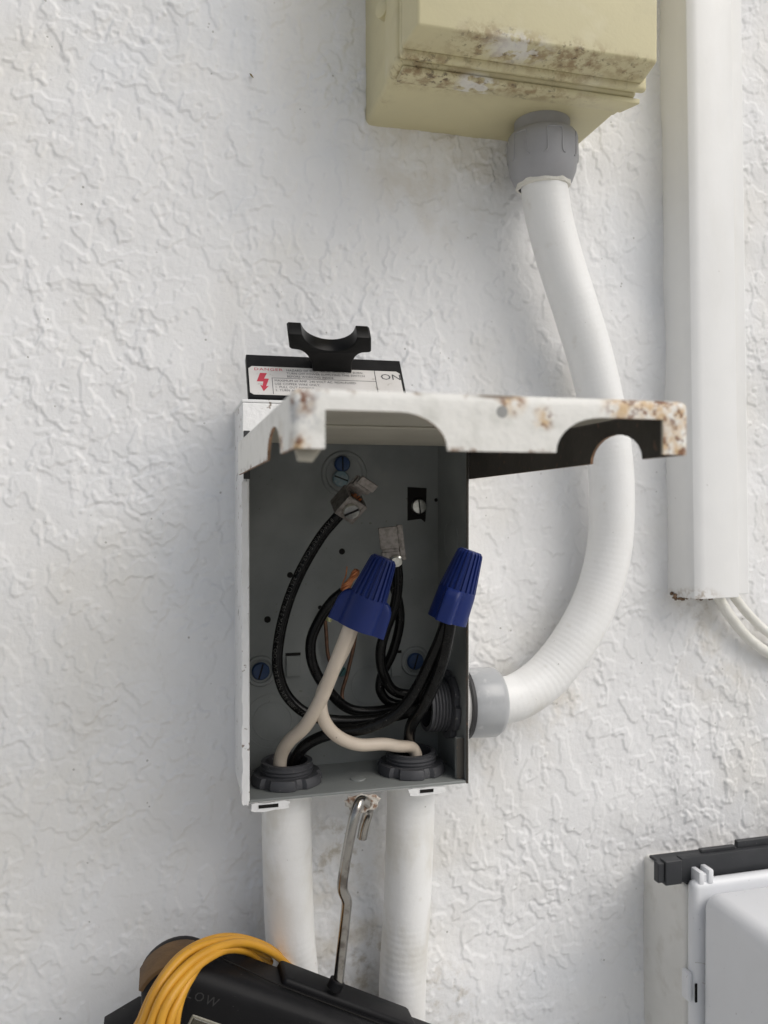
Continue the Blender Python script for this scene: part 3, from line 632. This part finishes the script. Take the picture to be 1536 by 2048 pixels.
# print on the long black wire
path, arcs = resample(pa, .0015); arcs = np.array(arcs)
def bend_text(s, size, s0, r, off):
    t = text_mb(s, size, space=1.05); out = MB(); vs = []
    A = np.array([tuple(p) for p in path])
    for x, y, _ in t.v:
        sx_ = s0 + x; c = Vector([float(np.interp(sx_, arcs, A[:, i])) for i in range(3)]); c2 = Vector([float(np.interp(sx_ + .001, arcs, A[:, i])) for i in range(3)])
        tg = (c2 - c).normalized(); nrm = Vector((0, -D, 0)) - c; nrm = (nrm - tg * nrm.dot(tg)).normalized(); bn = nrm.cross(tg)
        a_ = (y - size * .35) / r + off
        vs.append(c + (nrm * math.cos(a_) + bn * math.sin(a_)) * (r + .00006))
    return out.add(vs, t.f)
wp = build('wire_print', bend_text('8 AWG WIRE E-CABLE OIL RES (I) E57780 E MACHINE TOOL WIRE SUN RES 600V VW-1 AWM', .0030, .008, .0030, -.42), WPRINT)
wp.parent = wa; wp.matrix_parent_inverse = Matrix.Translation(-wa.location)

# ------------------------------------------------------------------ wire nuts
def wire_nut(label, pbase, ptip, wing):
    ax = (ptip - pbase).normalized(); L = .038
    a = (wing - ax * wing.dot(ax)).normalized(); b = ax.cross(a)
    n = 144; hs_ = [0, .0004, .002, .005, .008, .011, .0135, .0155, .0168, .0172, .0180, .022, .027, .032, .0355, .0368, .0376, .038]
    def circ(h):
        return float(np.interp(h, [0, .0165, .0172, .0365, .038], [.0104, .0098, .0092, .0064, .0056]))
    def rf(t, h):
        r = circ(h)
        if h >= .0172 and h < .0372: r += .00045 * (1 if (t * 20 / (2 * math.pi)) % 1 < .55 else -1)
        if h < .0172:
            u = h / .0172; wx = .0152 * (1 - .10 * u) if u < .55 else .0144 - (.0144 - .0092) * (1 - math.sqrt(max(0, 1 - ((u - .55) / .45) ** 2)))
            th = .0046
            q = min(wx / max(abs(math.cos(t)), 1e-4), th / max(abs(math.sin(t)), 1e-4)) if True else 0
            cx, sx_ = abs(math.cos(t)), abs(math.sin(t))
            q = ((cx / wx) ** 6 + (sx_ / th) ** 6) ** (-1 / 6)
            r = max(r, q)
        return r
    def fn(i, j):
        t = 2 * math.pi * i / n; h = hs_[j]; r = rf(t, h)
        return pbase + ax * h + (a * math.cos(t) + b * math.sin(t)) * r
    mb = MB().grid(fn, n, len(hs_), True, False, False)
    k = len(mb.v) - n; mb.v.append(tuple(pbase + ax * (L - .0003))); ci = len(mb.v) - 1
    mb.f += [(k + i, k + (i + 1) % n, ci) for i in range(n)]
    def fin(i, j):
        t = 2 * math.pi * i / n; r = rf(t, 0) * (1, .86, .84, .6)[j] if j else rf(t, 0); h = (0, 0, .006, .010)[j]
        return pbase + ax * h + (a * math.cos(t) + b * math.sin(t)) * r
    mb.grid(fin, n, 4, True, False, True)
    return tag(build('wire_nut', mb, BLUE, angle=30), label, 'wire nut', 'blue winged wire nuts')
wire_nut('blue winged wire nut capping the white wires', P(712, 1255, .0655), P(763, 1130, .069), Vector((.93, -.30, -.35)))
wire_nut('blue winged wire nut capping black wires at the right edge of the box', P(894, 1240, .0665), P(938, 1112, .070), Vector((-.45, -.85, .1)))

# ------------------------------------------------------------------ terminal lugs
def oriented(c, ex, ey):
    ex = Vector(ex).normalized(); ey = Vector(ey); ey = (ey - ex * ey.dot(ex)).normalized(); ez = ex.cross(ey)
    return Matrix(((ex.x, ey.x, ez.x, c.x), (ex.y, ey.y, ez.y, c.y), (ex.z, ey.z, ez.z, c.z), (0, 0, 0, 1)))
# upper lug: ey faces the camera-right, ex runs along the wire
c = LUGC
l1 = thing('terminal_lug', c, 'square metal terminal lug on the end of the printed black wire', 'terminal lug', 'metal terminal lugs')
wdir = LUGW
M1 = oriented(c, wdir, Vector((.42, -1, .10)))
hw = .0064
sec = [(-hw, -hw), (hw, -hw), (hw, hw), (-hw, hw)]
bm_ = MB()
# square tube along ex with a round bore: four walls
for y0, y1, z0, z1 in ((-hw, hw, -hw, -hw + .0022), (-hw, hw, hw - .0022, hw), (-hw, -hw + .0022, -hw + .0022, hw - .0022), (hw - .0026, hw, -hw + .0022, hw - .0022)):
    bm_.box(-.0062, .0062, y0, y1, z0, z1, .0003, 1, M=M1)
build('lug_body', bm_, LUG, l1)
def axis_of(M, i): return Vector((M[0][i], M[1][i], M[2][i]))
sax = axis_of(M1, 1)
s_ = build('lug_screw', MB().lathe([(.0044, 0), (.0044, .0012), (.0040, .0018), (.0010, .0019)], M1 @ Vector((0, hw, 0)), sax, 28), SCREW, l1)
Ms = Matrix.Translation(M1 @ Vector((0, hw + .0019, 0))) @ oriented(Vector((0, 0, 0)), axis_of(M1, 0) * .9 + axis_of(M1, 2) * .5, sax)
build('drive_slot', MB().box(-.0040, .0040, -.0010, .0001, -.0006, .0006, M=Ms), VOID, s_)
cl = MB()
cl.box(.0055, .0115, -.0062, -.0048, -.0050, .0050, .0003, 1, M=M1)
cl.box(.0090, .0150, -.0048, -.0036, -.0056, .0056, .0003, 1, M=M1).box(.0100, .0160, -.0020, -.0008, -.0056, .0056, .0003, 1, M=M1).box(.0090, .0104, -.0036, -.0018, -.0056, .0056, .0003, 1, M=M1)
cl.box(.0128, .0178, .0002, .0014, -.0056, .0056, .0003, 1, M=M1).box(.0152, .0164, -.0008, .0002, -.0056, .0056, .0003, 1, M=M1)
build('spring_clip', cl, LUG, l1)
cw = MB(); random.seed(2)
for k in range(22):
    a_ = random.uniform(0, 6.28); r_ = .0030 * math.sqrt(random.random())
    q0 = Vector((-.004, r_ * math.cos(a_), r_ * math.sin(a_)))
    cw.tube([M1 @ q0, M1 @ (q0 + Vector((.006, 0, 0))), M1 @ (q0 + Vector((.0095 + random.uniform(0, .002), random.uniform(-.0008, .0004), random.uniform(-.0005, .0005))))], .00042, 6, .001)
build('copper_strands', cw, COPPER, l1)
# lower lug
c = P(786, 1095, .036)
l2 = thing('terminal_lug', c, 'metal terminal lug with flat clip just above the left wire nut', 'terminal lug', 'metal terminal lugs')
M2 = oriented(c, Vector((-.10, .05, 1)), Vector((-.22, -1, .1)))      # ex up, ey to camera, ez = right
l2b = MB()
ax2 = [axis_of(M2, i) for i in range(3)]
sgn = 1 if ax2[2].x > 0 else -1
Mz = M2 @ Matrix.Diagonal((1, 1, sgn, 1))
l2b.box(-.0075, .0120, -.0055, .0010, .0032, .0064, .0003, 1, M=Mz).box(-.0075, -.0020, -.0055, .0040, -.0066, .0030, .0003, 1, M=Mz).box(-.0018, .0060, -.0055, -.0025, -.0060, .0030, .0003, 1, M=Mz)
build('lug_body', l2b, LUG, l2)
build('spring_clip', MB().box(-.0005, .0115, .0042, .0054, -.0072, .0030, .0003, 1, M=Mz).box(.0103, .0115, -.0020, .0040, -.0072, .0030, .0003, 1, M=Mz).box(-.0026, .0008, .0022, .0036, -.0062, .0028, .0003, 1, M=Mz).box(.0006, .0018, .0028, .0041, -.0066, .0028, .0003, 1, M=Mz), LUG, l2)
s_ = build('lug_screw', MB().lathe([(.0034, 0), (.0036, .0010), (.0030, .0020), (.0008, .0022)], Mz @ Vector((-.0070, .0032, .0008)), (axis_of(M2, 1) * .9 - axis_of(M2, 0) * .5), 24), SCREW, l2)

# ------------------------------------------------------------------ hanging instrument with hook
dv = thing('hanging_gauge', P(560, 2020, .06), 'black rubber-cased instrument hanging by a steel hook below the box', 'instrument')
ang = rad(-27.6); e1 = Vector((math.cos(ang), 0, math.sin(ang))); e3 = Vector((-math.sin(ang), 0, math.cos(ang))); e2 = Vector((0, -1, 0))
DO = Vector((-.0085, -.060, -.2015))
DM = Matrix(((e1.x, e2.x, e3.x, DO.x), (e1.y, e2.y, e3.y, DO.y), (e1.z, e2.z, e3.z, DO.z), (0, 0, 0, 1)))
cr_ = .020
case = [(.008 + cr_ - cr_ * math.cos(q * math.pi / 20), -cr_ - .0010 + cr_ * math.sin(q * math.pi / 20)) for q in range(11)] + [(.185, 0), (.185, -.16), (.078, -.16)]
build('case', MB().prism(case, lambda u, v, t: DM @ Vector((u, t, v)), -.0150, .0225, .0085, 6).box(.072, .150, -.0115, .0075, -.01, .0026, .0022, 3, M=DM), RUBBER, dv)
build('seam', MB().tube([DM @ Vector(q) for q in ((.034, .0050, .0001), (.052, .0075, .0001), (.068, .0105, .0001), (.110, .0115, .0001), (.155, .0125, .0000))], .00035, 6, .001), VOID, dv)
# bumper at the left corner, strap, lower clip
def wrap(off, th, t0, t1, q0, q1):
    o_ = [(.008 + cr_ - (cr_ + off) * math.cos(q * math.pi / 20), -cr_ - .0010 + (cr_ + off) * math.sin(q * math.pi / 20)) for q in range(q0, q1)]
    i_ = [(.008 + cr_ - (cr_ + off - th) * math.cos(q * math.pi / 20), -cr_ - .0010 + (cr_ + off - th) * math.sin(q * math.pi / 20)) for q in range(q0, q1)]
    return MB().prism(o_ + i_[::-1], lambda u, v, t: DM @ Vector((u, t, v)), t0, t1, .0006, 2)
build('strap', wrap(.0012, .006, -.0030, .0170, 0, 10), TAN, dv)
a = P(205, 2042, .06) - Vector((0, 0, .0062))
build('side_clip', MB().prism([(a.x, a.z - .03), (a.x, a.z), (a.x + .016, a.z + .0075), (a.x + .030, a.z + .0065), (a.x + .030, a.z - .03)], lambda u, v, t: Vector((u, -t, v)), .045, .070, .0015, 2), RUBBER, dv)
def on_dev(u, w_, v=.0226): return DM @ Matrix(((1, 0, 0, u), (0, 0, 1, v), (0, 1, 0, w_), (0, 0, 0, 1)))
build('low_word', put(text_mb('LOW', .0060, space=1.25), on_dev(.0262, -.0135)), simple('raised_black_letter', (.018, .018, .019), .35), dv)
scf = build('screen_bezel', MB().box(.033, .150, .0215, .0230, -.115, -.0195, .0030, 4, M=DM), TRIM, dv)
build('screen', MB().box(.0340, .149, .0220, .0234, -.114, -.0205, .0026, 4, M=DM), SCREEN, scf)
hk = [(724, 1676, .040), (729, 1650, .0415), (737, 1622, .0455), (735, 1607, .0515), (722, 1602, .0585), (712, 1622, .0625), (701, 1670, .0640), (690, 1730, .0640), (685, 1775, .0640), (693, 1800, .0640), (693, 1815, .0640), (686, 1880, .0640), (678, 1952, .0640), (676, 1972, .0640)]
build('hook', MB().tube([P(*q) for q in hk], .0027, 18, .001, lambda s, L: 1.0), STEEL, dv)
hb = P(677, 1957, .064)
build('hook_socket', MB().lathe([(.0040, -.004), (.0040, .0002), (.0036, .0005), (.0026, .0005)], hb - e3 * .0012, e3, 24), RUBBER, dv)
# yellow test lead looped over the case
strands = [
    [(278, 2085, .100), (292, 2030, .100), (322, 1965, .096), (372, 1908, .086), (430, 1884, .074), (490, 1882, .056), (545, 1905, .040), (580, 1935, .034)],
    [(296, 2085, .104), (306, 2035, .104), (335, 1975, .100), (385, 1922, .090), (440, 1893, .078), (492, 1886, .060), (548, 1908, .044), (585, 1940, .036)],
    [(322, 2085, .106), (322, 2040, .106), (345, 1990, .102), (388, 1938, .092), (430, 1908, .082), (462, 1898, .068), (500, 1905, .050), (530, 1930, .036)],
    [(338, 2085, .104), (340, 2040, .104), (358, 1998, .100), (380, 1958, .094), (402, 1926, .086), (440, 1902, .072), (500, 1898, .050), (540, 1925, .036)],
    [(350, 2085, .100), (352, 2040, .100), (360, 2002, .098), (372, 1972, .094), (392, 1936, .086), (428, 1904, .074), (480, 1890, .056), (540, 1912, .040)],
    [(268, 2085, .094), (284, 2035, .095), (312, 1975, .092), (358, 1915, .084), (415, 1882, .072), (470, 1875, .054), (530, 1892, .038), (575, 1925, .032)]]
yc = thing('yellow_cable', P(330, 2048, .10), 'bundle of yellow cable looped over the black instrument', 'cable')
for q in strands: build('cable_loop', MB().tube([P(q[0][0] + 30, 2420, q[0][2] - .01), P(q[0][0] + 4, 2240, q[0][2])] + [P(*p) for p in q], .0020, 14, .0015), YEL, yc)

# ------------------------------------------------------------------ white weatherproof cover at lower right
wc_ = thing('outlet_cover', Vector((.36, 0, -.40)), 'white weatherproof outlet cover with dark grey hinged bar at the lower right', 'outlet cover')
build('base', MB().box(.2985, .46, -.0445, .003, -.42, -.2260, .003, 3), BASEW, wc_)
fm = build('frame', MB().box(.2975, .46, -.0535, -.0450, -.42, -.2205, .0048, 5), COVERW, wc_)
a = P(1405, 1985, .0592)
build('latch_slot', MB().box(.2984, .2999, -.0538, -.0530, -.2905, -.2795, .0002, 1), VOID, fm)
build('hinge_barrel', MB().box(.2945, .2976, -.0525, -.0455, -.2905, -.2735, .0012, 3), COVERW, wc_)
build('cover_bubble', MB().box(.3005, .46, -.150, -.0533, -.42, -.2245, .0100, 7), COVERW, wc_)
lg = build('hinge_lug', MB().box(.3015, .3050, -.0530, -.0440, -.2225, -.2150, .0008, 2).box(.3075, .3112, -.0533, -.0445, -.2225, -.2140, .0010, 2).box(.3050, .3075, -.0520, -.0470, -.2225, -.2165, .0005, 1), COVERW, wc_)
br = MB().box(.2795, .2838, -.0446, -.0400, -.2224, -.2108, .0004, 1).box(.2839, .2950, -.0458, -.0390, -.2240, -.2098, .0004, 1).box(.2951, .46, -.0450, -.0395, -.2235, -.2092, .0006, 2)
hb_ = build('hinge_bar', br, BAR, wc_)
build('bar_ledge', MB().box(.3110, .3350, -.0415, -.0385, -.2093, -.2072, .0003, 1).box(.3370, .46, -.0405, -.0375, -.2093, -.2052, .0003, 1), BAR, hb_)
build('under_plate', MB().box(.2990, .3440, -.0440, -.0050, -.2258, -.2240, .0003, 1).box(.3550, .46, -.0440, -.0050, -.2258, -.2240, .0003, 1), BAR, hb_)
tag(build('hair_fibre', MB().tube([P(1390, 1925, .0537), P(1410, 1928, .0560), P(1432, 1945, .0640), P(1440, 1965, .0660), P(1432, 1978, .0640), P(1404, 1965, .0545)], .00016, 6, .001), simple('fibre', (.45, .44, .42), .5)), 'thin curled fibre stuck to the outlet cover frame', 'fibre')
# specks
c = P(503, 151, .0012)
tag(build('seed_husk', MB().lathe([(.0001, -.0016), (.0005, -.0006), (.0004, .0006), (.0001, .0018)], c, Vector((.6, -.2, -.8)), 8), simple('husk', (.20, .14, .04), .7)), 'tiny brown husk stuck to the wall above the pull-out switch', 'husk')
c = P(1502, 1838, .085)
tag(build('dead_insect', MB().lathe([(.0002, -.0022), (.0009, -.0010), (.0006, 0), (.0010, .0010), (.0003, .0022)], Vector((c.x, -.085, -.2336)), Vector((.4, .5, -.05)), 8), simple('insect', (.04, .035, .03), .6)), 'tiny dark insect lying on top of the outlet cover', 'insect')
